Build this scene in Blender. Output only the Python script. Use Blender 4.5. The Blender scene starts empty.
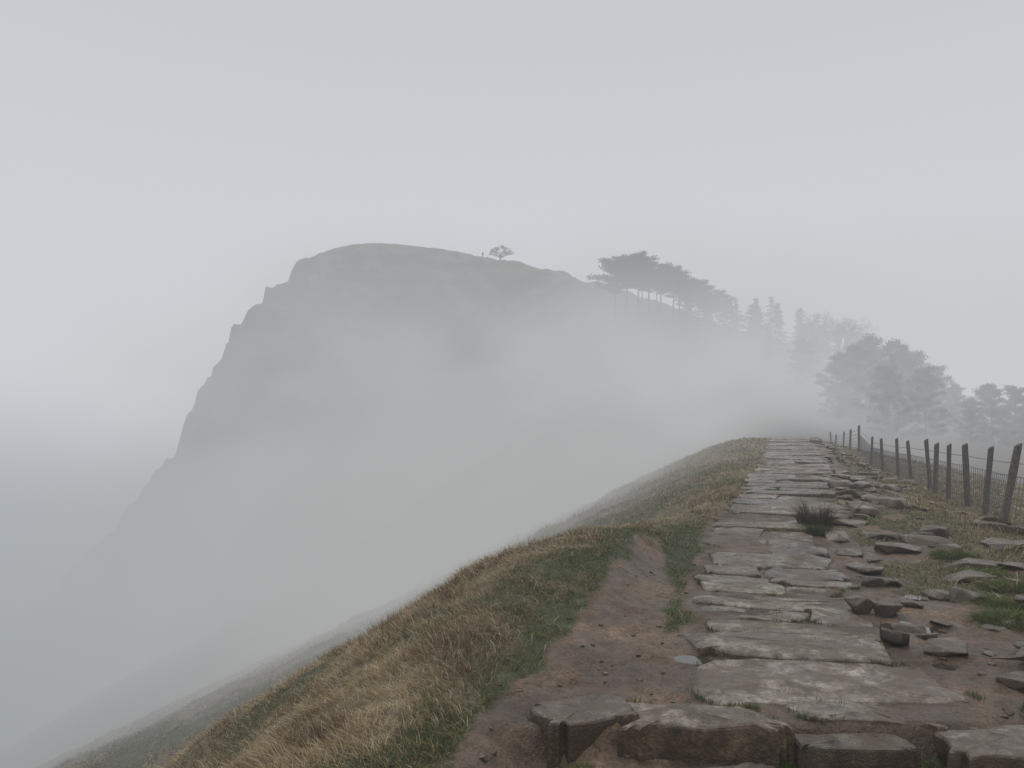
import bpy, bmesh, math, random
import numpy as np
from mathutils import Vector, Matrix
random.seed(7); rng=np.random.default_rng(11)
sc=bpy.context.scene
sc.view_settings.view_transform='Standard'
sc.view_settings.look='None'
sc.view_settings.exposure=0

# ------------------------------------------------------------ noise
_T=rng.random((256,256))
def vnoise(x,y):
    xi=np.floor(x).astype(np.int64); yi=np.floor(y).astype(np.int64)
    fx=x-xi; fy=y-yi
    fx=fx*fx*fx*(fx*(fx*6-15)+10); fy=fy*fy*fy*(fy*(fy*6-15)+10)
    a=_T[xi&255,yi&255]; b=_T[(xi+1)&255,yi&255]; c=_T[xi&255,(yi+1)&255]; d=_T[(xi+1)&255,(yi+1)&255]
    return (a*(1-fx)+b*fx)*(1-fy)+(c*(1-fx)+d*fx)*fy
def fbm(x,y,f=1.0,o=4,seed=0):
    s=0;a=.5;t=0
    for i in range(o):
        s=s+a*vnoise(x*f+17.3*i+seed*5.7,y*f+9.1*i+seed*3.3); t+=a; a*=.5; f*=2.03
    return s/t*2-1
def sm(t): 
    t=np.clip(t,0,1); return t*t*(3-2*t)
def table(pts,k=9,step=.25,lo=-60,hi=140):
    g=np.arange(lo,hi,step); xs=[p[0] for p in pts]; vs=[p[1] for p in pts]
    v=np.interp(g,xs,vs)
    if pts[-1][0]<hi:
        sl=(vs[-1]-vs[-2])/(xs[-1]-xs[-2]); m=g>xs[-1]; v[m]=vs[-1]+sl*(g[m]-xs[-1])
    sl=(vs[1]-vs[0])/(xs[1]-xs[0]); m=g<xs[0]; v[m]=vs[0]+sl*(g[m]-xs[0])
    ker=np.hanning(k+2)[1:-1]; ker/=ker.sum()
    p=np.pad(v,k//2,mode='edge'); v=np.convolve(p,ker,'valid')
    return lambda y: np.interp(y,g,v)
# path spine and height
S =table([(-60,-14),(0,.55),(4.5,1.78),(6,2.15),(8.5,2.8),(11,3.55),(13.4,4.65),(20,7.3),(32,11.5),(45,16),(60,21)],k=9)
ZP=table([(-60,-4),(-10,-.25),(0,0),(9,0),(11,.15),(13.4,.38),(20,.66),(28,1.06),(32,1.2),(36,1.15),(42,.7),(50,.2),(60,.1)],k=11)
WL=table([(-60,2.1),(7,2.2),(9,2.3),(11,1.8),(13,1.25),(18,1.3),(30,1.7),(60,1.7)],k=9)
KL=table([(-60,.90),(7,.90),(9.5,.74),(13,.55),(18,.5),(60,.5)],k=5)
XT=table([(-10,-3),(2,-.55),(4,.05),(5.6,.64),(7.7,1.27),(9,1.6),(11,2.2)],k=5)
HW=table([(-10,.5),(2,.45),(5.6,.50),(7.7,.38),(9,.27),(10,.14),(10.8,-.1),(12,-.2)],k=5)
def XF(y): return 7.8+.35*(y-12)
# far hill spine
sp=np.array([(11.5,32,1.2),(16,45,.5),(20,55,.2),(30,85,1),(33,105,6),(33,120,12),(30,140,20),(26,165,27.5),(18,184,36),(5,200,43.5),(-12,211,49.3),(-25,216,52.8),(-35,219,54.6),(-43,220,55),(-49,221,54),(-54,222,51.8)],float)
def dens(P,n):
    d=np.r_[0,np.cumsum(np.linalg.norm(np.diff(P,axis=0),axis=1))]
    t=np.linspace(0,d[-1],n); Q=np.stack([np.interp(t,d,P[:,i]) for i in range(P.shape[1])],1)
    k=np.hanning(9)[1:-1]; k/=k.sum()
    R=Q.copy()
    for i in range(P.shape[1]): R[:,i]=np.convolve(np.pad(Q[:,i],3,mode='edge'),k,'valid')
    R[0]=Q[0];R[-1]=Q[-1]
    return R
SP=dens(sp,130)
tg=np.gradient(SP[:,:2],axis=0); tg/=np.linalg.norm(tg,axis=1)[:,None]
NL=np.stack([-tg[:,1],tg[:,0]],1)
def Hfar(x,y):
    out=np.full(x.shape,-500.0)
    hillness=sm((y-90)/80)
    crag=sm((-20-x)/25)*hillness
    wob=fbm(x,y,.05,4,3)*7+fbm(x,y,.22,3,5)*2.8+crag*(fbm(x,y,.13,4,15)*5.0)
    for i in range(len(SP)):
        px,py,pz=SP[i]
        dx=x-px;dy=y-py; d=np.sqrt(dx*dx+dy*dy)+1e-6
        c=(dx*NL[i,0]+dy*NL[i,1])/d
        fwc=(dx*tg[i,0]+dy*tg[i,1])/d
        t=i/(len(SP)-1)
        tf=float(sm(np.array((t-.35)/.3)))
        kl=.5+.62*float(sm(np.array((t-.3)/.4)))+.5*float(sm(np.array((t-.84)/.16)))
        kr=.25+.2*t
        side=sm((c+.5)/1.0)
        k=kr+(kl-kr)*side
        k=k+tf*1.5*np.maximum(0,fwc)**1.5*(1 if i<len(SP)-1 else 0)
        if i==len(SP)-1:
            k=k+(1.66-k)*sm(fwc+.6)
        de=np.maximum(0,d+wob*np.minimum(1,d/25)*hillness-1.7)
        a=1.2+4.5*float(sm(np.array((t-.6)/.3)))
        dr=k*(np.sqrt(de*de+a*a)-a)
        lim=70; dr=np.where(dr>lim,lim+(dr-lim)*.8,dr)
        out=np.maximum(out,pz-dr)
    m=hillness*sm((out-2)/20)*sm((30-x)/30)*sm((54-out)/6)
    w=fbm(x,y,.035,3,9)*9; q=6.1; zz=out+w; ph=zz/q; fr=ph-np.floor(ph); st=(np.floor(ph)+sm((fr-.2)/.45))*q-w
    out=out+(st-out)*m*(.3+.4*crag)*(.6+.8*np.clip(fbm(x,y,.08,2,12)+.3,0,1))
    out=out+fbm(x,y,.25,3,2)*1.2*hillness*sm((54-out)/8+.12)
    return out
def Hnear(x,y):
    s=S(y); zp=ZP(y); u=(s-x)
    v=np.maximum(0,u*.97-WL(y)); a=1.2
    left=zp-KL(y)*(np.sqrt(v*v+a*a)-a)+.30*np.exp(-((y-9.2)/2.1)**2)*sm((u-.9)/.8)
    left=left-.5*np.exp(-((y-14.5)/2.6)**2)*sm((u-1.0)/1.4)
    xf=XF(y); rf=np.maximum(xf-s,2.0); r=-u
    t=sm((r-.9)/(rf-.9)); zf=.1
    right=zp*(1-t)+zf*t-.16*np.maximum(0,r-rf)
    h=np.where(u>0,left,right)
    h=h-.17*sm((4.36-y)/.12)*sm((u+3.5)/1.0)*sm((2.0-u)/.5)*(y>-30)
    return h
def micro(x,y):
    u=S(y)-x; r=np.hypot(x,y)
    grass=sm((u-2.2)/1.5)
    k=np.where(r<60,1,0)
    f=fbm(x,y,1.1,3,1)*.05*(1+2.2*grass)+fbm(x,y,5,3,4)*.030+fbm(x,y,14,2,6)*.013
    f=f*(1-.75*sm((1.0-np.abs(u))/.3))
    f=f-.06*np.exp(-((x-XT(y))/.22)**2)*(y<9.5)
    f=f+fbm(x,y,.25,2,8)*.25*sm((np.abs(u)-4)/5)
    return f*k
PUD=[(3.25,6.45,.30,.34),(1.30,5.55,.18,.14),(2.95,5.35,.14,.14),(4.0,7.6,.2,.18)]
def H(x,y):
    x=np.asarray(x,float);y=np.asarray(y,float)
    b=sm((y-31)/8)
    m1=b<1; m2=b>0
    hn=np.zeros(x.shape);hf=np.zeros(x.shape)
    if m1.any(): hn[m1]=Hnear(x[m1],y[m1])
    if m2.any(): hf[m2]=Hfar(x[m2],y[m2])
    h=hn*(1-b)+hf*b+micro(x,y)
    for (a,c,p,q) in PUD:
        e=np.exp(-(((x-a)/p)**2+((y-c)/q)**2)*1.2); h=h-.045*e
    fl=-82+fbm(x,y,.004,3,7)*12
    w=6.0; m=np.maximum(h,fl); h=m+w*np.log(np.exp((h-m)/w)+np.exp((fl-m)/w))
    return h
def Hs(x,y): return float(H(np.array([x]),np.array([y]))[0])

# ------------------------------------------------------------ zones
def zones(x,y):
    s=S(y); u=s-x; n1=fbm(x,y,2.2,3,21)*.16; n2=fbm(x,y,.9,3,22); n3=fbm(x,y,4.5,3,23)
    path=sm((.95-np.abs(u)+n1)/.15)
    trail=sm((HW(y)-np.abs(x-XT(y))+n1*1.1+n3*.08)/.16)*(y<11.5)
    nearfill=sm((6.35-y+n1*2)/.3)*(x>XT(y))*(u>0)
    leftdirt=np.maximum(trail,nearfill)
    e=np.where(y<11.5,(XT(y)-HW(y))-x,u-1.1)
    greenL=np.where(e>0,sm((.85-e+n2*.9+n3*.3)/.8),1.0)
    greenL=np.where(y>11.5,sm(.35+n2*1.3)*.6,greenL)
    greenL=np.maximum(greenL,.75*sm((n2-.08)/.2))
    rf=XF(y)-s; r=-u; fr=r/np.maximum(rf,1.5)
    gR=sm((fr-.55+n2*.25)/.2)
    patch=.9*sm((fbm(x,y,1.1,3,31)+n3*.2+.12)/.2)*sm((r-1.05)/.3)*sm((y-5.8)/1.0)
    farR=sm((y-10)/7)*sm((r-1.0)/.4)*.7*sm((n3+.3)/.4)
    L=(u>0)
    dirt=np.where(L,np.maximum(path,leftdirt),np.maximum(path,1-np.maximum(np.maximum(gR,patch),farR)))
    green=np.where(L,greenL,np.where(gR>patch,.35*(n2>-.1),.7))
    return dirt,green

# ------------------------------------------------------------ materials
def mat(name):
    m=bpy.data.materials.new(name); m.use_nodes=True
    nt=m.node_tree; nt.nodes.clear()
    return m,nt,nt.nodes,nt.links
def N(nt,t,**k):
    n=nt.nodes.new(t)
    for a,b in k.items():
        if a in n.inputs: n.inputs[a].default_value=b
        else: setattr(n,a,b)
    return n
def ramp(nt,src,stops):
    r=nt.nodes.new('ShaderNodeValToRGB'); e=r.color_ramp.elements
    while len(e)<len(stops): e.new(.5)
    for i,(p,c) in enumerate(stops):
        e[i].position=p; e[i].color=(c if len(c)==4 else (*c,1)) if not isinstance(c,float) else (c,c,c,1)
    nt.links.new(src,r.inputs[0]); return r.outputs[0]
def noise(nt,co,scale,det=6,rough=.6,dist=0):
    n=nt.nodes.new('ShaderNodeTexNoise'); n.inputs['Scale'].default_value=scale; n.inputs['Detail'].default_value=det
    n.inputs['Roughness'].default_value=rough; n.inputs['Distortion'].default_value=dist
    nt.links.new(co,n.inputs['Vector']); return n.outputs['Fac']
def mix(nt,f,a,b,mode='MIX'):
    m=nt.nodes.new('ShaderNodeMix'); m.data_type='RGBA'; m.blend_type=mode
    for s,i in ((f,0),(a,6),(b,7)):
        if isinstance(s,(int,float)): m.inputs[i].default_value=s
        elif isinstance(s,tuple): m.inputs[i].default_value=(*s,1)
        else: nt.links.new(s,m.inputs[i])
    return m.outputs[2]
def math_(nt,op,a,b=0.0):
    m=nt.nodes.new('ShaderNodeMath'); m.operation=op
    for i,s in enumerate((a,b)):
        if isinstance(s,(int,float)): m.inputs[i].default_value=s
        else: nt.links.new(s,m.inputs[i])
    return m.outputs[0]
def finish(nt,col,rough,bump=None,bs=.5,bd=.02,spec=.3):
    b=nt.nodes.new('ShaderNodeBsdfPrincipled'); o=nt.nodes.new('ShaderNodeOutputMaterial')
    nt.links.new(b.outputs[0],o.inputs[0])
    if isinstance(col,tuple): b.inputs['Base Color'].default_value=(*col,1)
    else: nt.links.new(col,b.inputs['Base Color'])
    if isinstance(rough,float): b.inputs['Roughness'].default_value=rough
    else: nt.links.new(rough,b.inputs['Roughness'])
    b.inputs['Specular IOR Level'].default_value=spec
    if bump is not None:
        bp=nt.nodes.new('ShaderNodeBump'); bp.inputs['Strength'].default_value=bs; bp.inputs['Distance'].default_value=bd
        nt.links.new(bump,bp.inputs['Height']); nt.links.new(bp.outputs[0],b.inputs['Normal'])
    return b
def geo(nt): return nt.nodes.new('ShaderNodeNewGeometry').outputs['Position']

def ground_material():
    m,nt,ns,lk=mat('ground_soil_grass')
    P=geo(nt)
    at=N(nt,'ShaderNodeAttribute',attribute_name='Col')
    zn=N(nt,'ShaderNodeAttribute',attribute_name='Zone')
    sep=nt.nodes.new('ShaderNodeSeparateColor'); lk.new(zn.outputs['Color'],sep.inputs[0])
    f=noise(nt,P,9,5,.7); g=noise(nt,P,45,3,.7); w=noise(nt,P,1.7,4,.65)
    v=ramp(nt,f,[(.28,.38),(.72,1.5)])
    c=mix(nt,1.0,at.outputs['Color'],v,'MULTIPLY')
    v2=ramp(nt,g,[(.3,.55),(.7,1.4)])
    c=mix(nt,1.0,c,v2,'MULTIPLY')
    vo=N(nt,'ShaderNodeTexVoronoi',Scale=38.0); lk.new(P,vo.inputs['Vector'])
    pe=ramp(nt,vo.outputs['Distance'],[(.12,1.0),(.3,0.0)])
    pm=math_(nt,'MULTIPLY',pe,math_(nt,'MULTIPLY',sep.outputs[0],.3))
    c=mix(nt,pm,c,(.32,.26,.20))
    wet=ramp(nt,w,[(.40,0.0),(.56,1.0)])
    wetm=math_(nt,'MULTIPLY',wet,sep.outputs[0])
    c=mix(nt,math_(nt,'MULTIPLY',wetm,.6),c,(.082,.054,.036))
    rg=math_(nt,'SUBTRACT',.9,math_(nt,'MULTIPLY',wetm,.55))
    h=math_(nt,'ADD',math_(nt,'MULTIPLY',f,.7),math_(nt,'MULTIPLY',g,.35))
    finish(nt,c,rg,h,1.0,.06,.4)
    return m
def stone_material(name,base,dark,light,scale=1.0):
    m,nt,ns,lk=mat(name); P=geo(nt)
    oi=N(nt,'ShaderNodeAttribute',attribute_name='Tone')
    a=noise(nt,P,3.2*scale,5,.7,.5); b=noise(nt,P,14*scale,6,.75); d=noise(nt,P,70*scale,3,.7)
    c=ramp(nt,a,[(.36,dark),(.5,base),(.66,light)])
    c=mix(nt,1.0,c,ramp(nt,b,[(.34,.38),(.66,1.4)]),'MULTIPLY')
    c=mix(nt,1.0,c,ramp(nt,d,[(.3,.6),(.7,1.35)]),'MULTIPLY')
    c=mix(nt,1.0,c,oi.outputs['Color'],'MULTIPLY')
    moss=ramp(nt,noise(nt,P,4.3,4,.7,.3),[(.56,0.0),(.66,.5)])
    c=mix(nt,moss,c,(.085,.09,.045))
    mud=ramp(nt,noise(nt,P,2.5,5,.7,.8),[(.43,0.0),(.58,.88)])
    c=mix(nt,mud,c,(.12,.083,.055))
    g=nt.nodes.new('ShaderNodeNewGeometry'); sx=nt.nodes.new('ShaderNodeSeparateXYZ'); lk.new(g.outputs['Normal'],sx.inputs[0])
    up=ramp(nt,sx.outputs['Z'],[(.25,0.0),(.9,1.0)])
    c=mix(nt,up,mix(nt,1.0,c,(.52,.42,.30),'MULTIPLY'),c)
    wet=ramp(nt,noise(nt,P,1.8,4,.65,.5),[(.42,.58),(.58,.12)])
    h=math_(nt,'ADD',math_(nt,'MULTIPLY',b,.8),math_(nt,'MULTIPLY',d,.35))
    finish(nt,c,wet,h,.95,.028,.5)
    return m
def blade_material():
    m,nt,ns,lk=mat('grass_blades'); at=N(nt,'ShaderNodeAttribute',attribute_name='Col')
    d=nt.nodes.new('ShaderNodeBsdfDiffuse'); t=nt.nodes.new('ShaderNodeBsdfTranslucent'); mx=nt.nodes.new('ShaderNodeMixShader'); o=nt.nodes.new('ShaderNodeOutputMaterial')
    mx.inputs[0].default_value=.25
    lk.new(at.outputs['Color'],d.inputs[0]);lk.new(at.outputs['Color'],t.inputs[0])
    lk.new(d.outputs[0],mx.inputs[1]);lk.new(t.outputs[0],mx.inputs[2]);lk.new(mx.outputs[0],o.inputs[0])
    return m
def simple(name,c1,c2,scale,rough=.85,bs=.4,bd=.01):
    m,nt,ns,lk=mat(name); P=geo(nt); a=noise(nt,P,scale,5,.7)
    finish(nt,ramp(nt,a,[(.3,c1),(.7,c2)]),rough,a,bs,bd,.2); return m
M_ground=ground_material()
M_slab=stone_material('gritstone_slab',(.24,.205,.165),(.095,.077,.06),(.39,.35,.30))
M_rock=stone_material('gritstone_rock',(.18,.148,.11),(.085,.067,.05),(.31,.27,.22),1.6)
M_blade=blade_material()
M_bark=simple('bark',(.06,.045,.035),(.13,.10,.08),8)
M_wood=simple('weathered_wood',(.06,.052,.043),(.17,.15,.125),25)
M_wire=simple('galvanised_wire',(.09,.09,.09),(.15,.15,.15),10,.5)

def mesh_np(name,V,F,mats,cols=None,smooth=True,extra=None):
    me=bpy.data.meshes.new(name)
    V=np.asarray(V,np.float32); me.vertices.add(len(V)); me.vertices.foreach_set('co',V.ravel())
    groups=F if isinstance(F,list) else [F]
    tot=sum(g.size for g in groups); nf=sum(len(g) for g in groups)
    me.loops.add(tot); me.polygons.add(nf)
    me.loops.foreach_set('vertex_index',np.concatenate([g.ravel() for g in groups]).astype(np.int32))
    ls=[];o=0
    for g in groups:
        k=g.shape[1]; ls.append(o+np.arange(len(g))*k); o+=g.size
    me.polygons.foreach_set('loop_start',np.concatenate(ls).astype(np.int32))
    me.update(calc_edges=True)
    me.polygons.foreach_set('use_smooth',np.full(nf,smooth))
    for nm,c in (cols or {}).items():
        a=me.color_attributes.new(nm,'FLOAT_COLOR','POINT')
        c=np.asarray(c,np.float32)
        if c.shape[1]==3: c=np.c_[c,np.ones(len(c),np.float32)]
        a.data.foreach_set('color',c.ravel())
    for m in mats: me.materials.append(m)
    me.validate()
    return me
def obj(name,me,loc=(0,0,0),parent=None):
    o=bpy.data.objects.new(name,me); sc.collection.objects.link(o); o.location=loc
    if parent: o.parent=parent
    return o

# ------------------------------------------------------------ terrain
def build_terrain():
    rs=[.6]
    while rs[-1]<4200:
        r=rs[-1]; k=.012 if r<2.5 else .0055 if r<16 else .008 if r<60 else .0065 if r<290 else .035
        rs.append(r*(1+k))
    rs=np.array(rs)
    th=np.concatenate([np.arange(-42,42,.16),np.arange(42,318,2.2)]); th=np.radians(th)
    R,T=np.meshgrid(rs,th,indexing='ij'); X=R*np.sin(T);Y=R*np.cos(T)
    Z=H(X.ravel(),Y.ravel()).reshape(X.shape)
    nr,nt_=X.shape
    V=np.stack([X,Y,Z],-1).reshape(-1,3)
    i=np.arange(nr-1)[:,None]*nt_; j=np.arange(nt_)[None,:]; j2=(j+1)%nt_
    F=np.stack([i+j,i+j2,i+nt_+j2,i+nt_+j],-1).reshape(-1,4)[:, ::-1]
    V=np.vstack([V,[0,0,Hs(0.,0.)]]); c=len(V)-1
    jj=np.arange(nt_); F3=np.stack([jj,np.full(nt_,c),(jj+1)%nt_],-1)[:, ::-1]
    x,y=V[:,0],V[:,1]
    d,g=zones(x,y)
    soil=np.array([.205,.14,.092]); gold=np.array([.19,.155,.09]); grn=np.array([.07,.082,.036])
    moor=np.array([.10,.08,.05]); rock=np.array([.032,.028,.024])
    n=fbm(x,y,1.3,4,40)[:,None]; n2=fbm(x,y,.06,4,41)[:,None]
    veg=gold*(1-g[:,None])+grn*g[:,None]
    onpath=sm((.9-np.abs(S(y)-x))/.15)[:,None]
    col=veg*(1-d[:,None])+soil*(1+.6*n)*(1-.4*onpath)*d[:,None]
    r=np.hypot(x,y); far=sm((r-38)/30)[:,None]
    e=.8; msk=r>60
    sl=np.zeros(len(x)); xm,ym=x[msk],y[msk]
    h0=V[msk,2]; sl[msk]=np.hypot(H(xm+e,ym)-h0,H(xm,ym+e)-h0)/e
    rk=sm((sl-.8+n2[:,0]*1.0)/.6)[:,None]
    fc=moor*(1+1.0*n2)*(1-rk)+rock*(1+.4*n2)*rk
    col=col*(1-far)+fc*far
    dd=d*(1-far[:,0])
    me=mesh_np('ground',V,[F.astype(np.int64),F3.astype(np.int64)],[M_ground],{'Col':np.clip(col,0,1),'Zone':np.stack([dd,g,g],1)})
    return obj('ground',me)
build_terrain()

# ------------------------------------------------------------ stones
class Acc:
    def __init__(s): s.V=[];s.F=[];s.C=[];s.n=0
    def add(s,V,F,c):
        s.V.append(V); s.F+= [tuple(i+s.n for i in f) for f in F]; s.C.append(np.tile(c,(len(V),1))); s.n+=len(V)
    def build(s,name,m,smooth=False):
        me=bpy.data.meshes.new(name); V=np.vstack(s.V); me.from_pydata(V.tolist(),[],s.F); me.update()
        a=me.color_attributes.new('Tone','FLOAT_COLOR','POINT'); C=np.vstack(s.C); C=np.c_[C,np.ones(len(C))].astype(np.float32)
        a.data.foreach_set('color',C.ravel()); me.materials.append(m)
        me.polygons.foreach_set('use_smooth',np.full(len(me.polygons),smooth)); return obj(name,me)
JOINTS=[]
def slab(acc,cx,cy,hl,hw,ang,top,thick,tilt=(0,0),jit=.08,tone=1.0):
    n=56; V=[];F=[]
    ph=random.random()*50
    t=np.linspace(0,2*np.pi,n,endpoint=False)
    p=random.uniform(6,11)
    c=np.abs(np.cos(t))**(2/p)*np.sign(np.cos(t)); s=np.abs(np.sin(t))**(2/p)*np.sign(np.sin(t))
    skew=random.uniform(-.12,.12); tap=random.uniform(-.08,.08)
    ox=c*hw*(1+tap*s)+skew*s*hl; oy=s*hl*(1+random.uniform(-.14,.14)*c)
    jn=fbm(np.cos(t)*1.3+ph,np.sin(t)*1.3,2.4,4,int(ph))*jit*min(hw,hl)*3.4
    ox=ox+jn*np.cos(t); oy=oy+jn*np.sin(t)
    rings=[(.35,0),(.7,0),(.88,-.002),(.95,-.007),(.985,-.018),(1.0,-.04),(1.012,-.08),(1.0,-thick)]
    V.append((0,0,0))
    for k,dz in rings:
        for a in range(n): V.append((ox[a]*k,oy[a]*k,dz))
    for a in range(n): F.append((0,1+a,1+(a+1)%n))
    for q in range(len(rings)-1):
        for a in range(n):
            b=(a+1)%n; F.append((1+q*n+a,1+(q+1)*n+a,1+(q+1)*n+b,1+q*n+b))
    V=np.array(V)
    ca,sa=math.cos(ang),math.sin(ang)
    X=cx+V[:,0]*ca-V[:,1]*sa; Y=cy+V[:,0]*sa+V[:,1]*ca
    Z=top+V[:,2]+V[:,0]*tilt[0]+V[:,1]*tilt[1]+fbm(X,Y,2.2,2,50)*.028+fbm(X,Y,9,3,51)*.018
    JOINTS.append(np.stack([X[-n:],Y[-n:]],1)*1.0)
    tn=np.array([1,1,1])*tone*random.uniform(.6,1.25)*np.array([1,random.uniform(.95,1.02),random.uniform(.88,1.04)])
    acc.add(np.stack([X,Y,Z],1),F,tn)
acc=Acc()
slab(acc,.40,4.50,.20,.23,.3,.045,.26,(.05,-.05),.16,tone=.9)
slab(acc,1.03,4.42,.20,.43,-.08,.02,.24,(0,-.03),.13,tone=1.0)
slab(acc,1.80,4.20,.10,.31,.06,-.035,.2,tone=.95)
slab(acc,2.02,4.47,.13,.42,-.12,.01,.2)
slab(acc,2.62,4.17,.24,.36,-.15,-.02,.2,tone=1.05)
slab(acc,3.25,4.35,.25,.30,.2,.0,.2,tone=.95)
slab(acc,1.98,5.02,.42,.80,-.05,.02,.18,(0,.0),.05,1.15)
slab(acc,.85,3.92,.20,.52,.03,-.135,.15); slab(acc,2.0,3.86,.2,.5,-.05,-.15,.15); slab(acc,.6,3.4,.26,.6,0,-.15,.15)
slab(acc,1.8,3.35,.28,.55,0,-.15,.15); slab(acc,.9,2.7,.3,.7,.05,-.15,.15); slab(acc,.6,1.9,.35,.75,.0,-.15,.15)
y=5.47
while y<37:
    L=random.uniform(.34,.72)
    cy=y+L/2; dx=(S(cy+.4)-S(cy-.4))/.8; ang=-math.atan(dx)*.9
    cx=float(S(cy)); z=float(ZP(cy))
    slope=float((ZP(cy+.4)-ZP(cy-.4))/.8)
    hw=random.uniform(.66,.82)+(.1 if y>12 else 0)
    off=random.uniform(-.08,.08)
    gap=.01+random.random()*.04
    along=(L-gap)/2
    r=random.random()
    if r<.5:
        slab(acc,cx+off,cy,along,hw,ang+random.uniform(-.05,.05),z+.020+random.uniform(-.016,.022),.13,(random.uniform(-.012,.012),slope+random.uniform(-.03,.03)))
    else:
        f=random.uniform(.35,.65); W=2*hw
        for (a,b) in ((0,f),(f,1)):
            m=(a+b)/2*W-hw; h2=(b-a)*W/2-.010
            if random.random()<.04: continue
            slab(acc,cx+off+m*math.cos(ang),cy+m*math.sin(ang)+random.uniform(-.04,.04),along*random.uniform(.9,1.06),h2,ang+random.uniform(-.07,.07),z+.018+random.uniform(-.018,.024),.13,(random.uniform(-.015,.015),slope+random.uniform(-.03,.03)))
    y+=L
acc.build('stone_path',M_slab)

def rock(acc,x,y,sx,sy,sz,z=None,rot=None,tone=1.0,sink=.3):
    bm=bmesh.new()
    for i in range(16):
        v=[random.uniform(-1,1) for _ in range(3)]
        m=max(abs(c) for c in v); v=[c/m*random.uniform(.75,1) for c in v]
        l=math.sqrt(sum(c*c for c in v)); k=min(1,1.32/l)
        bm.verts.new([c*k for c in v])
    bmesh.ops.convex_hull(bm,input=bm.verts[:])
    lone=[v for v in bm.verts if not v.link_faces]
    bmesh.ops.delete(bm,geom=lone,context='VERTS')
    bmesh.ops.scale(bm,vec=(sx,sy,sz),verts=bm.verts)
    bmesh.ops.bevel(bm,geom=bm.edges[:]+bm.verts[:],offset=min(sx,sy,sz)*.18,segments=2,affect='EDGES',profile=.6)
    a=random.uniform(0,6.28) if rot is None else rot
    ca,sa=math.cos(a),math.sin(a)
    if z is None: z=Hs(x,y)+sz*(1-sink*2)
    idx={v:i for i,v in enumerate(bm.verts)}
    V=np.array([(x+v.co.x*ca-v.co.y*sa,y+v.co.x*sa+v.co.y*ca,z+v.co.z) for v in bm.verts])
    F=[tuple(idx[v] for v in f.verts) for f in bm.faces]
    acc.add(V,F,np.array([1,1,1])*tone*random.uniform(.8,1.15)); bm.free()
for (x,y,a,b,c,t) in [(3.08,6.95,.12,.11,.085,1.05),(3.28,6.85,.14,.11,.07,1.0),(2.86,5.85,.11,.10,.075,.6),(3.55,5.22,.26,.16,.08,1.0)]:
    ac=Acc(); rock(ac,x,y,a,b,c,tone=t,rot=.2,sink=.12); ac.build('boulder',M_rock)
ac=Acc()
for (x,y,a,b,c) in [(5.2,8.9,.38,.24,.07),(4.75,8.25,.34,.22,.06),(4.25,7.3,.22,.18,.08),(5.5,10.3,.38,.24,.08),(4.9,9.9,.30,.2,.06),(6.3,10.1,.34,.22,.08),(7.35,11.9,.24,.18,.15),(5.0,11.5,.36,.22,.07),(4.6,6.9,.16,.14,.07),
    (5.6,12.6,.45,.24,.09),(6.4,13.4,.45,.28,.1),(4.0,8.9,.24,.16,.06),(4.4,5.7,.16,.12,.06),(3.2,4.9,.2,.13,.04),(6.6,15.5,.45,.25,.1),(7.6,17,.5,.3,.12),(5.9,8.6,.3,.2,.08)]:
    rock(ac,x,y,a,b,c,sink=.36,tone=1.25)
for i in range(220):
    y=4.4+random.random()**1.2*28; s=float(S(y)); w=float(XF(y))-s
    x=s+.95+random.random()**1.5*(w-1.0)
    q=random.choice([.02,.03,.04,.06,.09,.14,.18])*(1 if y<10 else 1.4)
    rock(ac,x,y,q*random.uniform(.9,1.5),q*random.uniform(.6,1),q*random.uniform(.25,.5),sink=.38,tone=random.uniform(.8,1.3))
for i in range(110):
    y=4.5+random.random()*8; s=float(S(y)); x=s-.85-random.random()*1.4; q=random.uniform(.008,.022)
    rock(ac,x,y,q*1.2,q,q*.6)
for i in range(60):
    y=3.4+random.random()*.9; x=random.uniform(-.2,3.2); q=random.uniform(.01,.035); rock(ac,x,y,q*1.2,q,q*.6)
ac.build('scattered_stones',M_rock)

m,nt,ns,lk=mat('puddle_water'); b=finish(nt,(.06,.05,.04),.04,None,spec=.6); M_water=m
for (a,c,p,q) in PUD:
    n=28; t=np.linspace(0,2*np.pi,n,endpoint=False); rr=1+.25*fbm(np.cos(t)*1.2+a,np.sin(t)*1.2+c,1.5,2,3)
    z=Hs(a,c)+.024
    V=np.vstack([[a,c,z],np.stack([a+p*1.1*rr*np.cos(t),c+q*1.1*rr*np.sin(t),np.full(n,z)],1)])
    F=np.array([(0,1+i,1+(i+1)%n) for i in range(n)])
    obj('puddle',mesh_np('puddle',V,F,[M_water]))

# ------------------------------------------------------------ grass
def blades(name,x,y,z,hgt,lean,ldir,wid,col,mats=None,vary=True):
    n=len(x); yaw=rng.uniform(0,np.pi,n)
    wx=np.cos(yaw)*wid; wy=np.sin(yaw)*wid
    lx=np.cos(ldir)*lean; ly=np.sin(ldir)*lean
    b=np.stack([x,y,z-.01],1); W=np.stack([wx,wy,0*wx],1)
    M=b+np.stack([lx*.35,ly*.35,hgt*.65],1); Tp=b+np.stack([lx,ly,hgt],1)
    V=np.stack([b-W,b+W,M+W*.7,M-W*.7,Tp],1).reshape(-1,3)
    i=np.arange(n)*5
    Q=np.stack([i,i+1,i+2,i+3],1); T3=np.stack([i+3,i+2,i+4],1)
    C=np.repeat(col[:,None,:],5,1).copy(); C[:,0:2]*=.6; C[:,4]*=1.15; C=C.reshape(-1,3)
    return obj(name,mesh_np(name,V,[Q,T3],mats or [M_blade],{'Col':np.clip(C,0,1)},smooth=False))
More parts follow.
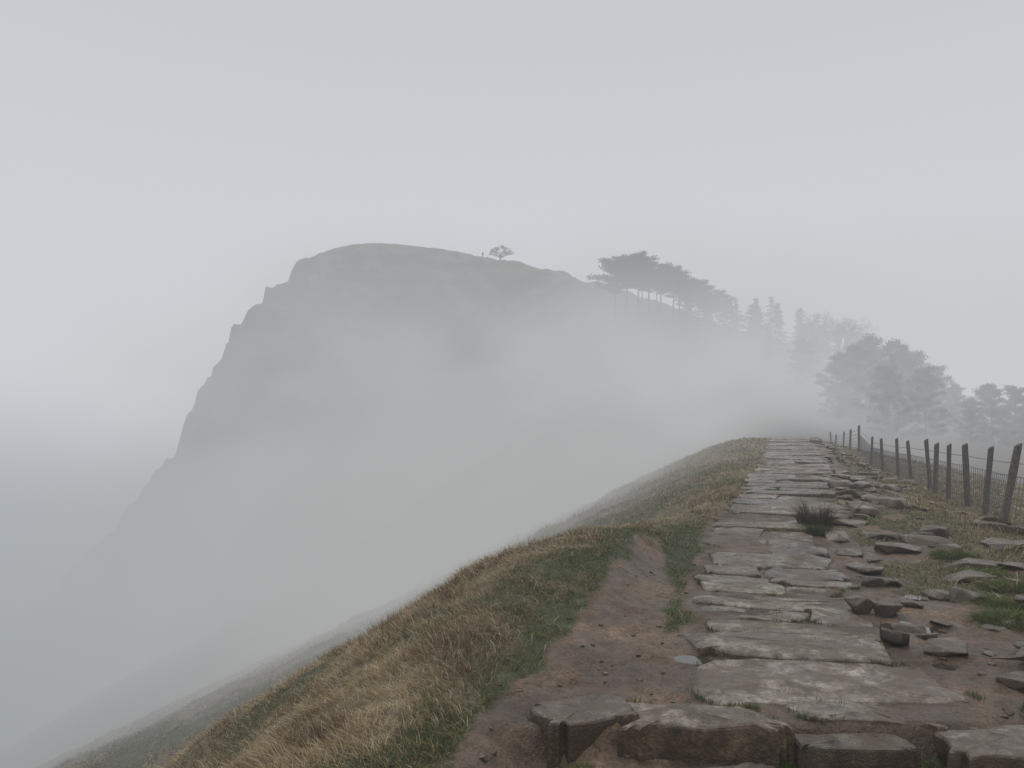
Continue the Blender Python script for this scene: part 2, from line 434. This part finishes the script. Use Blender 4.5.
def grass():
    n=700000
    r=np.exp(rng.uniform(np.log(2.6),np.log(45),n)); th=np.radians(rng.uniform(-50,46,n))
    x=r*np.sin(th);y=r*np.cos(th)
    d,g=zones(x,y)
    u=S(y)-x
    keep=(rng.random(n)>d*1.02+.02)&(u<30)
    cl=fbm(x,y,3.0,3,60); keep&=rng.random(n)<np.clip(.75+cl*1.2,.1,1)
    x,y,g,r,u,d=x[keep],y[keep],g[keep],r[keep],u[keep],d[keep]; n=len(x); z=H(x,y)
    isg=rng.random(n)<g*.88
    cl2=fbm(x,y,2.4,3,61); cl3=fbm(x,y,.5,2,62)
    big=1+.35*sm((r-14)/15)
    edge=np.clip((1-d),.3,1)
    h=np.where(isg,rng.uniform(.02,.06,n),rng.uniform(.02,.085,n)*(1+1.1*cl2))*edge*big
    lean=np.where(isg,rng.uniform(.01,.05,n),rng.uniform(.03,.15,n))*big
    ldir=np.where(isg,rng.uniform(0,6.28,n),np.pi+ .9+cl3*2.4+cl2*2.2+rng.normal(0,.9,n))
    wid=np.maximum(.0022,r*.00044)*rng.uniform(.7,1.3,n)
    gold=np.array([.43,.325,.185]); straw=np.array([.62,.53,.38]); brown=np.array([.22,.15,.088]); grn=np.array([.14,.17,.065]); dg=np.array([.08,.105,.043])
    t=rng.random(n)[:,None]; q=np.clip(.55+cl2[:,None]*1.2+cl3[:,None]*.4+rng.normal(0,.28,(n,1)),0,1)
    cg=gold*(1-q)+brown*q; cg=np.where(t>.78,straw,cg)
    cgr=grn*t+dg*(1-t); cgr=np.where(rng.random((n,1))>.78,gold*.8,cgr)
    col=np.where(isg[:,None],cgr,cg)*rng.uniform(.7,1.25,(n,1))
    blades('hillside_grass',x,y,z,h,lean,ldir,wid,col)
grass()
n=420; y=rng.uniform(3,12,n); u=rng.uniform(2.6,7,n); x=S(y)-u; d,g=zones(x,y); k=d<.2; x,y=x[k],y[k]; n=len(x)
blades('seed_stems',x,y,H(x,y),rng.uniform(.12,.26,n),rng.uniform(.03,.15,n),rng.uniform(2,5,n),np.full(n,.0016),np.tile([.4,.3,.17],(n,1)))
# small green tufts rooted round the edges of the flags
P=np.vstack(JOINTS); P=P[rng.random(len(P))<.9]
P=P[(fbm(P[:,0],P[:,1],1.4,3,71)>.02)&(P[:,1]<16)]
P=np.repeat(P,9,0)+rng.normal(0,.016,(len(P)*9,2)); n=len(P)
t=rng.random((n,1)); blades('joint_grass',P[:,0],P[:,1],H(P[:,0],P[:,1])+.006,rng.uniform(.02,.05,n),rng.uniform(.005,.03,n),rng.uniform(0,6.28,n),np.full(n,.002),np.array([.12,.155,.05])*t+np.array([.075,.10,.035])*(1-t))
def clump(name,cx,cy,R,hh,n,col,w=.004):
    a=rng.uniform(0,6.28,n); rr=R*np.sqrt(rng.random(n))*.7; x=cx+rr*np.cos(a); y=cy+rr*np.sin(a)
    c=np.tile(col,(n,1))*rng.uniform(.5,1.4,(n,1))
    k=np.sqrt(np.clip(1-(rr/R)**2,0,1))
    blades(name,x,y,H(x,y),hh*k*rng.uniform(.4,1,n)*(1+.5*fbm(x,y,7,2,81)),R*rng.uniform(.1,.7,n),a+rng.normal(0,.5,n),np.full(n,w),c)
clump('heather_bush',4.42,11.4,.32,.46,750,(.10,.07,.045),.003)
clump('heather_bush',4.3,10.9,.22,.16,900,(.08,.10,.04))
clump('grass_tussock',-1.25,8.1,.12,.42,60,(.3,.22,.13),.003)
for (a,b) in [(5.0,8.4),(4.4,7.0),(5.3,9.4),(4.1,6.5),(4.85,7.6)]:
    clump('grass_tussock',a,b,.32,.09,1300,(.13,.165,.06),.003)
for (a,b,c) in [(2.25,4.2,.10),(1.42,4.16,.07),(.35,4.1,.09),(2.95,4.0,.1)]:
    clump('grass_tussock',a,b,c,.06,260,(.12,.17,.05),.0025)

# ------------------------------------------------------------ fence
def tube(V,F,p,q,r,k=4,r2=None):
    r2=r if r2 is None else r2
    p=Vector(p);q=Vector(q); d=(q-p).normalized(); a=d.orthogonal().normalized(); b=d.cross(a); o=len(V)
    for P,R in ((p,r),(q,r2)):
        for i in range(k):
            t=2*math.pi*i/k; V.append(tuple(P+(a*math.cos(t)+b*math.sin(t))*R))
    for i in range(k): F.append((o+i,o+(i+1)%k,o+k+(i+1)%k,o+k+i))
    F.append(tuple(o+k+i for i in range(k))); F.append(tuple(o+i for i in range(k))[::-1])
fence=bpy.data.objects.new('wire_fence',None); sc.collection.objects.link(fence)
def pydata(name,V,F,m,parent=None,smooth=False):
    me=bpy.data.meshes.new(name); me.from_pydata([tuple(v) for v in V],[],F); me.update(); me.materials.append(m)
    if smooth: me.polygons.foreach_set('use_smooth',np.full(len(me.polygons),True))
    return obj(name,me,parent=parent)
posts=[]
ds=[8.2,10.1,12.0,13.9,15.4,17.0,18.6,19.3,21.9,24.6,28,32,37,41.5,47,53,58]
for i,d in enumerate(ds):
    x=XF(d)+random.uniform(-.05,.05); z=Hs(x,d)
    lean=(.24 if abs(d-12)<.01 else .1 if abs(d-13.9)<.01 else random.uniform(-.05,.08)); l2=random.uniform(-.05,.05)
    h=random.uniform(1.12,1.26)
    if d==12.0: h=1.28; x-=.16
    x-=lean*.5
    posts.append((x,d,z,lean,l2,h))
    w=random.uniform(.048,.062)
    bm=bmesh.new(); bmesh.ops.create_cube(bm,size=1); bmesh.ops.subdivide_edges(bm,edges=bm.edges[:],cuts=3,use_grid_fill=True)
    for v in bm.verts:
        t=v.co.z+.5; rr=1+.12*math.sin(v.co.x*7+i)*math.sin(t*9+i*2); zz=t*(h+.35)-.35
        kk=1-.12*t
        sq=1-.22*(abs(v.co.x)*2*abs(v.co.y)*2)
        v.co=Vector((v.co.x*2*w*kk*rr*sq,v.co.y*2*w*kk*rr*sq,zz+(v.co.x*.05 if t>.95 else 0)))
        v.co.x+=lean*v.co.z; v.co.y+=l2*v.co.z
    bmesh.ops.bevel(bm,geom=[e for e in bm.edges if e.calc_face_angle(0)>.9],offset=.008,segments=1,affect='EDGES')
    me=bpy.data.meshes.new('post'); bm.to_mesh(me); bm.free(); me.materials.append(M_wood)
    o=obj('post_%d'%(i+1),me,(x,d,z),fence)
V=[];F=[]
for a,b in zip(posts[:-1],posts[1:]):
    def at(P,h): return Vector((P[0]+P[3]*h,P[1]+P[4]*h,P[2]+h))
    for h in [.08,.2,.33,.47,.63,.8,1.0]:
        p=at(a,h);q=at(b,h); mid=(p+q)/2-Vector((0,0,.012)); rr=.0048+a[1]*.00012
        tube(V,F,p,mid,rr,3);tube(V,F,mid,q,rr,3)
    if a[1]<34:
        nn=int((b[1]-a[1])/.15)
        for k in range(nn):
            t=(k+.5)/nn; p=at(a,.08).lerp(at(b,.08),t); q=at(a,.8).lerp(at(b,.8),t); tube(V,F,p,q,.004+a[1]*.00006,3)
pydata('wire_netting',V,F,M_wire,fence)

# ------------------------------------------------------------ trees
def needle_mat(name,a,b):
    m,nt,ns,lk=mat(name); at=N(nt,'ShaderNodeAttribute',attribute_name='Col')
    c=mix(nt,1.0,a,at.outputs['Color'],'MULTIPLY')
    d=nt.nodes.new('ShaderNodeBsdfDiffuse'); o=nt.nodes.new('ShaderNodeOutputMaterial'); lk.new(c,d.inputs[0]); lk.new(d.outputs[0],o.inputs[0]); return m
M_needle=needle_mat('pine_needles',(.042,.050,.028),None)
M_twig=needle_mat('brown_twigs',(.09,.072,.052),None)
def leafcloud(cs,per,size,R):
    V=[];C=[]
    for (x,y,z,rx,ry,rz) in cs:
        n=max(6,int(per*rx*ry*4)); 
        p=R.normal(0,1,(n,3)); p/=np.linalg.norm(p,axis=1)[:,None]; p*=R.uniform(.25,1.15,(n,1))
        c=p*[rx,ry,rz]+[x,y,z]
        d1=R.normal(0,1,(n,3)); d1/=np.linalg.norm(d1,axis=1)[:,None]; d2=R.normal(0,1,(n,3)); d2-=(d2*d1).sum(1)[:,None]*d1; d2/=np.linalg.norm(d2,axis=1)[:,None]
        s=size*R.uniform(.5,1.3,(n,1))
        V.append(np.stack([c-d1*s,c+d1*s,c+d2*s*.9],1).reshape(-1,3))
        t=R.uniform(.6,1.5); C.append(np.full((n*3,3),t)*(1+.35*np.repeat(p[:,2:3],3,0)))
    V=np.vstack(V);C=np.vstack(C); return V,np.arange(len(V)).reshape(-1,3),C
def assemble(name,TV,TF,V,F,C,M2):
    tv=np.array(TV) ; nt_=len(tv)
    me=bpy.data.meshes.new(name)
    me.from_pydata(tv.tolist()+V.tolist(),[],TF+[tuple(int(i)+nt_ for i in f) for f in F])
    me.materials.append(M_bark); me.materials.append(M2)
    mi=np.r_[np.zeros(len(TF)),np.ones(len(F))].astype(np.int32); me.polygons.foreach_set('material_index',mi)
    a=me.color_attributes.new('Col','FLOAT_COLOR','POINT'); cc=np.vstack([np.ones((nt_,3)),np.clip(C,.2,2)]); a.data.foreach_set('color',np.c_[cc,np.ones(len(cc))].astype(np.float32).ravel())
    me.update(); return me
def pine(seed,bare=.5,spread=.32,flat=.5,nl=16,rs=1.0,prof=None):
    R=np.random.default_rng(seed); TV=[];TF=[];cs=[]
    h=10.; p=Vector((0,0,-.8)); bend=Vector((R.uniform(-.06,.06),R.uniform(-.06,.06),0)); r=.2
    pts=[p]
    for i in range(7):
        q=p+Vector((bend.x+R.uniform(-.12,.12),bend.y+R.uniform(-.12,.12),1.38)); tube(TV,TF,p,q,r,7,r*.86); r*=.86; p=q; pts.append(p)
    for i in range(nl):
        t=bare+(1-bare)*(i+.5)/nl; z=t*9.2; base=pts[0].lerp(pts[-1],(z+.8)/(pts[-1].z+.8))
        a=i*2.4+R.uniform(-.5,.5); L=h*spread*(R.uniform(.5,1.1))*(prof(t) if prof else (1.0-.5*max(0,(t-.72)/.28)))
        e=base+Vector((math.cos(a)*L,math.sin(a)*L,L*R.uniform(.05,.45))); mid=base.lerp(e,.5)+Vector((0,0,-.1))
        tube(TV,TF,base,mid,.07,4,.05); tube(TV,TF,mid,e,.05,4,.02)
        for k in (.35,.6,.85,1.05):
            c=base.lerp(e,k); rr=R.uniform(.45,.95)*rs; cs.append((c.x+R.uniform(-.3,.3),c.y+R.uniform(-.3,.3),c.z+.2,rr,rr,rr*flat*R.uniform(.8,1.3)))
    for k in range(4): cs.append((p.x+R.uniform(-.6,.6),p.y+R.uniform(-.6,.6),9.1+R.uniform(-.2,.6),R.uniform(.4,.7),R.uniform(.4,.7),.45))
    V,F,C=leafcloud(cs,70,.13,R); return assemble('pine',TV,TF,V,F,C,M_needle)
def spruce(seed,thin=1.0,M2=None,rad=.27):
    R=np.random.default_rng(seed); TV=[];TF=[];cs=[]
    tube(TV,TF,(0,0,-.8),(0,0,9.9),.17,7,.02)
    z=1.2
    while z<9.7:
        t=z/10; L=10*rad*(1-t)**.85+.10
        for k in range(6):
            if R.random()>thin: continue
            a=R.uniform(0,6.28); l=L*R.uniform(.4,1.3); e=Vector((math.cos(a)*l,math.sin(a)*l,z-l*.22)); tube(TV,TF,(0,0,z),e,.03,3,.01)
            for s in (.35,.65,.92):
                rr=.12+.26*(1-s)*1.2+.1*(1-t); cs.append((e.x*s,e.y*s,z-l*.22*s,rr*1.2,rr*1.2,rr*.5))
        z+=.34+.15*(1-t)
    V,F,C=leafcloud(cs,52*thin,.11,R); return assemble('spruce',TV,TF,V,F,C,M2 or M_needle)
def bare_tree(seed,h=10.,spreadk=.55,lv=5):
    R=np.random.default_rng(seed); TV=[];TF=[];cs=[]
    def br(p,d,L,r,l):
        q=p+d*L; tube(TV,TF,p,q,r,5 if l<2 else 3,r*.65)
        if l>=3: cs.append((q.x,q.y,q.z,.34,.34,.25))
        if l>=lv: return
        for k in range(3 if l<4 else 2):
            n=(d+Vector(R.uniform(-1,1,3))*spreadk*(1.1 if l else .9)+Vector((0,0,.12))).normalized(); br(q,n,L*R.uniform(.62,.85),r*.62,l+1)
    br(Vector((0,0,-.3)),Vector((.05,0,1)).normalized(),h*.28,h*.02,0)
    V,F,C=leafcloud(cs,14,.08,R)
    return assemble('bare',TV,TF,V,F,C,M_twig)
def hawthorn(seed):
    # wind-clipped dome, about 7.5 m wide and 5 m tall, on a short forked trunk
    R=np.random.default_rng(seed); TV=[];TF=[];cs=[]
    tube(TV,TF,(0,0,-.4),(.15,0,1.2),.28,7,.2)
    for i in range(16):
        a=i*2.4; e=math.asin(min(.98,(i+.5)/16)); q=Vector((.4+math.cos(a)*math.cos(e)*3.0,math.sin(a)*math.cos(e)*2.6,2.1+math.sin(e)*2.3))
        md=Vector((.15,0,1.2)).lerp(q,.5)+Vector((0,0,.15)); tube(TV,TF,(.15,0,1.1),md,.10,5,.06); tube(TV,TF,md,q,.06,4,.02)
    for i in range(95):
        a=R.uniform(0,6.28); zz=R.uniform(0,1); rr=math.sqrt(1-zz*zz)*R.uniform(.55,1.05); k=R.uniform(.8,1.05)
        if math.sin(a*3+zz*5)>.86: continue
        cs.append((.4+math.cos(a)*rr*3.4,math.sin(a)*rr*2.9,2.0+zz*2.5*k,R.uniform(.35,.6),R.uniform(.35,.6),R.uniform(.25,.42)))
    V,F,C=leafcloud(cs,48,.11,R); return assemble('hawthorn',TV,TF,V,F,C,M_twig)
pines=[pine(s) for s in (1,2,3)]
pf=lambda t: (1.0 if t<.5 else 1.0-.7*((t-.5)/.5)**1.4)
bushy=[pine(s,bare=.0,spread=.34,flat=.65,nl=44,rs=.8,prof=pf) for s in (11,12,13)]
spr=[spruce(s) for s in (21,22,23)]
lar=[spruce(s,.6,M_twig,.24) for s in (31,32)]
bares=[bare_tree(41),bare_tree(42)]
def plant(name,me,x,y,ztop,unit=10.,wk=1.0):
    z=Hs(x,y); h=max(2.5,ztop-z); o=obj(name,me,(x,y,z)); k=h/unit; o.scale=(k*wk,k*wk,k); o.rotation_euler.z=random.uniform(0,6.28); return o
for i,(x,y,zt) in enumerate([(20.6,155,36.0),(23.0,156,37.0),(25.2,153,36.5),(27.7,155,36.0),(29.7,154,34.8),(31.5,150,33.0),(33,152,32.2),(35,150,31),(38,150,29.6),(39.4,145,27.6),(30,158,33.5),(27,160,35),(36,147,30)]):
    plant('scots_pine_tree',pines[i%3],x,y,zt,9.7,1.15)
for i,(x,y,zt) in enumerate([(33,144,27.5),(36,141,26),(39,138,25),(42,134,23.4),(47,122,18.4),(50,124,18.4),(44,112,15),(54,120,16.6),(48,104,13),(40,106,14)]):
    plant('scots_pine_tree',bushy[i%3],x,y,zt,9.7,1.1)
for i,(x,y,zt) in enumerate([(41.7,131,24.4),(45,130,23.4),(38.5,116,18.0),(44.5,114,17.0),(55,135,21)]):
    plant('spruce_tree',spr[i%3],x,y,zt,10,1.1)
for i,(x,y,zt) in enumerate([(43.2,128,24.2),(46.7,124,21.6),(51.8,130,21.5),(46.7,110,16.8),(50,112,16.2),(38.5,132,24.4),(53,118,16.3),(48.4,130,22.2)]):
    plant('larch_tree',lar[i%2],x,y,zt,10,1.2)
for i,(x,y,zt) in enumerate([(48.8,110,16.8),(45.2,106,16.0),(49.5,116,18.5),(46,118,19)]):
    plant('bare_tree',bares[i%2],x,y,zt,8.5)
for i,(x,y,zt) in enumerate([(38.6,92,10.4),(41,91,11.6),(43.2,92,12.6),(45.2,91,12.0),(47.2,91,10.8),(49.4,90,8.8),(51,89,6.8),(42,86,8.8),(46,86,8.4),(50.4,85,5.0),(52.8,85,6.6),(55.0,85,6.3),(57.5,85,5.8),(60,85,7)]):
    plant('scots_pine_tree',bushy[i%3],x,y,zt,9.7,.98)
o=obj('hawthorn_tree',hawthorn(5),(-3.3,207,Hs(-3.3,207)-.1))
def hiker(x,y):
    z=Hs(x,y)
    P=[(0,0,.95),(0,0,1.2),(0,0,1.42),(0,.0,1.52),(0,.01,1.66),(-.17,0,1.4),(-.25,.03,1.14),(-.2,.14,.95),(.17,0,1.4),(.25,.0,1.14),(.22,.1,.92),(-.1,0,.9),(-.11,.05,.5),(-.12,0,.06),(-.12,.14,.03),(.1,0,.9),(.12,-.05,.5),(.13,-.12,.06),(.13,.02,.03)]
    E=[(0,1),(1,2),(2,3),(3,4),(2,5),(5,6),(6,7),(2,8),(8,9),(9,10),(0,11),(11,12),(12,13),(13,14),(0,15),(15,16),(16,17),(17,18)]
    Rr=[.15,.15,.15,.06,.11,.075,.055,.04,.075,.055,.04,.1,.075,.055,.045,.1,.075,.055,.045]
    me=bpy.data.meshes.new('hiker'); me.from_pydata(P,E,[]); o=obj('hiker',me,(x,y,z))
    o.modifiers.new('Skin','SKIN')
    for i,v in enumerate(me.skin_vertices[0].data if me.skin_vertices else []): v.radius=(Rr[i],Rr[i]); v.use_root=(i==0)
    s=o.modifiers.new('Sub','SUBSURF'); s.levels=1; s.render_levels=2
    me.materials.append(simple('hiking_clothes',(.03,.035,.05),(.06,.05,.05),6))
hiker(-8.0,209)

# ------------------------------------------------------------ fog
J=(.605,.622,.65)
def glow_fog_mat(name,density,col,hetero=False,nscale=2.0,lo=.35,hi=.7,step=2.0,base=.12,stretch=(1,1,1)):  # absorbs and emits: the volume's own glow stands in for scattered daylight
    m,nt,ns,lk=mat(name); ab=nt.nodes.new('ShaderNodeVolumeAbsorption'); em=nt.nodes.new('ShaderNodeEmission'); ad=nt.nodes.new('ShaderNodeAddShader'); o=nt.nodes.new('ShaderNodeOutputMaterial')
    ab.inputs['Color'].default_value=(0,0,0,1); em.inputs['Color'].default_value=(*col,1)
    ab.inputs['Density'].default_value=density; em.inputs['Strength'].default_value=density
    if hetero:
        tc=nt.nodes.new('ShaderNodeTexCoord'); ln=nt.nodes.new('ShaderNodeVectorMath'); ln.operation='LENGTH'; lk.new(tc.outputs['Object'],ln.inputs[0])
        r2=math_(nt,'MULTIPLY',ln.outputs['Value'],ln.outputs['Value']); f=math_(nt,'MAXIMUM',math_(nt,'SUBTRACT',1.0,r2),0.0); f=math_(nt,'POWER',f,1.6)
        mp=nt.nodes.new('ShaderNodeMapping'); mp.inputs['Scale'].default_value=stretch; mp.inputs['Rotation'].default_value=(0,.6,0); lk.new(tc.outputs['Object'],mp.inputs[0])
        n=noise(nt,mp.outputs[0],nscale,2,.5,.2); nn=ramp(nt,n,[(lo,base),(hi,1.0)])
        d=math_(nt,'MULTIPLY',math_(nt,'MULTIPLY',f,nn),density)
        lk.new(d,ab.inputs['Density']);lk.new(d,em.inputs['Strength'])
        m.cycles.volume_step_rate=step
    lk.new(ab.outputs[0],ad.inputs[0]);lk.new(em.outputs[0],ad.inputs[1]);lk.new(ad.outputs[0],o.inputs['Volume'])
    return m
def fogobj(name,loc,scale,m,box=False):
    bm=bmesh.new()
    if box: bmesh.ops.create_cube(bm,size=2)
    else: bmesh.ops.create_icosphere(bm,subdivisions=3,radius=1)
    me=bpy.data.meshes.new(name); bm.to_mesh(me); bm.free(); me.materials.append(m)
    o=obj(name,me,loc); o.scale=scale; return o
fogobj('fog',(0,0,60),(4500,4500,240),glow_fog_mat('fog_air',.0030,J),True)
fogobj('mist_bank',(16,92,2),(36,36,27),glow_fog_mat('mist_a',.060,(.50,.503,.51),True,1.8,.35,.65))
fogobj('mist_bank',(-2,27,-3),(15,16,7.5),glow_fog_mat('mist_b',.20,(.40,.405,.405),True,1.3,.2,.6,2,.35))
fogobj('mist_bank',(-22,150,2),(74,45,42),glow_fog_mat('mist_c',.046,(.42,.42,.425),True,1.5,.36,.66,2,.12,(1,.5,1.2)))
fogobj('mist_bank',(46,92,5),(46,34,24),glow_fog_mat('mist_d',.046,(.55,.56,.575),True,1.8,.3,.65,2,.25))
fogobj('mist_bank',(-115,115,-48),(140,110,64),glow_fog_mat('mist_e',.055,(.285,.315,.335),True,1.5,.1,.7,2,.35))  # dimmer light over the valley put into a darker glow colour
fogobj('mist_bank',(-17,20,-11),(15,14,9),glow_fog_mat('mist_f',.13,(.30,.32,.32),True,1.3,.1,.6,2,.35))

# ------------------------------------------------------------ light, sky, camera
w=bpy.data.worlds.new('World'); sc.world=w; w.use_nodes=True; nt=w.node_tree; nt.nodes.clear()
sky=nt.nodes.new('ShaderNodeTexSky'); sky.sky_type='NISHITA'; sky.sun_disc=False; sky.sun_elevation=math.radians(62); sky.sun_rotation=math.radians(200); sky.dust_density=2
hs=nt.nodes.new('ShaderNodeHueSaturation'); hs.inputs['Saturation'].default_value=.35
bg=nt.nodes.new('ShaderNodeBackground'); bg.inputs[1].default_value=.15; o=nt.nodes.new('ShaderNodeOutputWorld')
nt.links.new(sky.outputs[0],hs.inputs['Color']); nt.links.new(hs.outputs[0],bg.inputs[0]); nt.links.new(bg.outputs[0],o.inputs[0])
L=bpy.data.lights.new('sun','SUN'); L.energy=1.5; L.angle=math.radians(30); L.color=(1,.96,.90)
so=obj('sun',L); so.rotation_euler=(math.radians(28),0,math.radians(-200))
cam=bpy.data.cameras.new('camera'); cam.sensor_width=36; cam.lens=773/1024*36; cam.clip_end=9000; cam.clip_start=.05
co=obj('camera',cam,(0,0,1.6)); co.rotation_euler=(math.radians(90+3.4),0,0); sc.camera=co
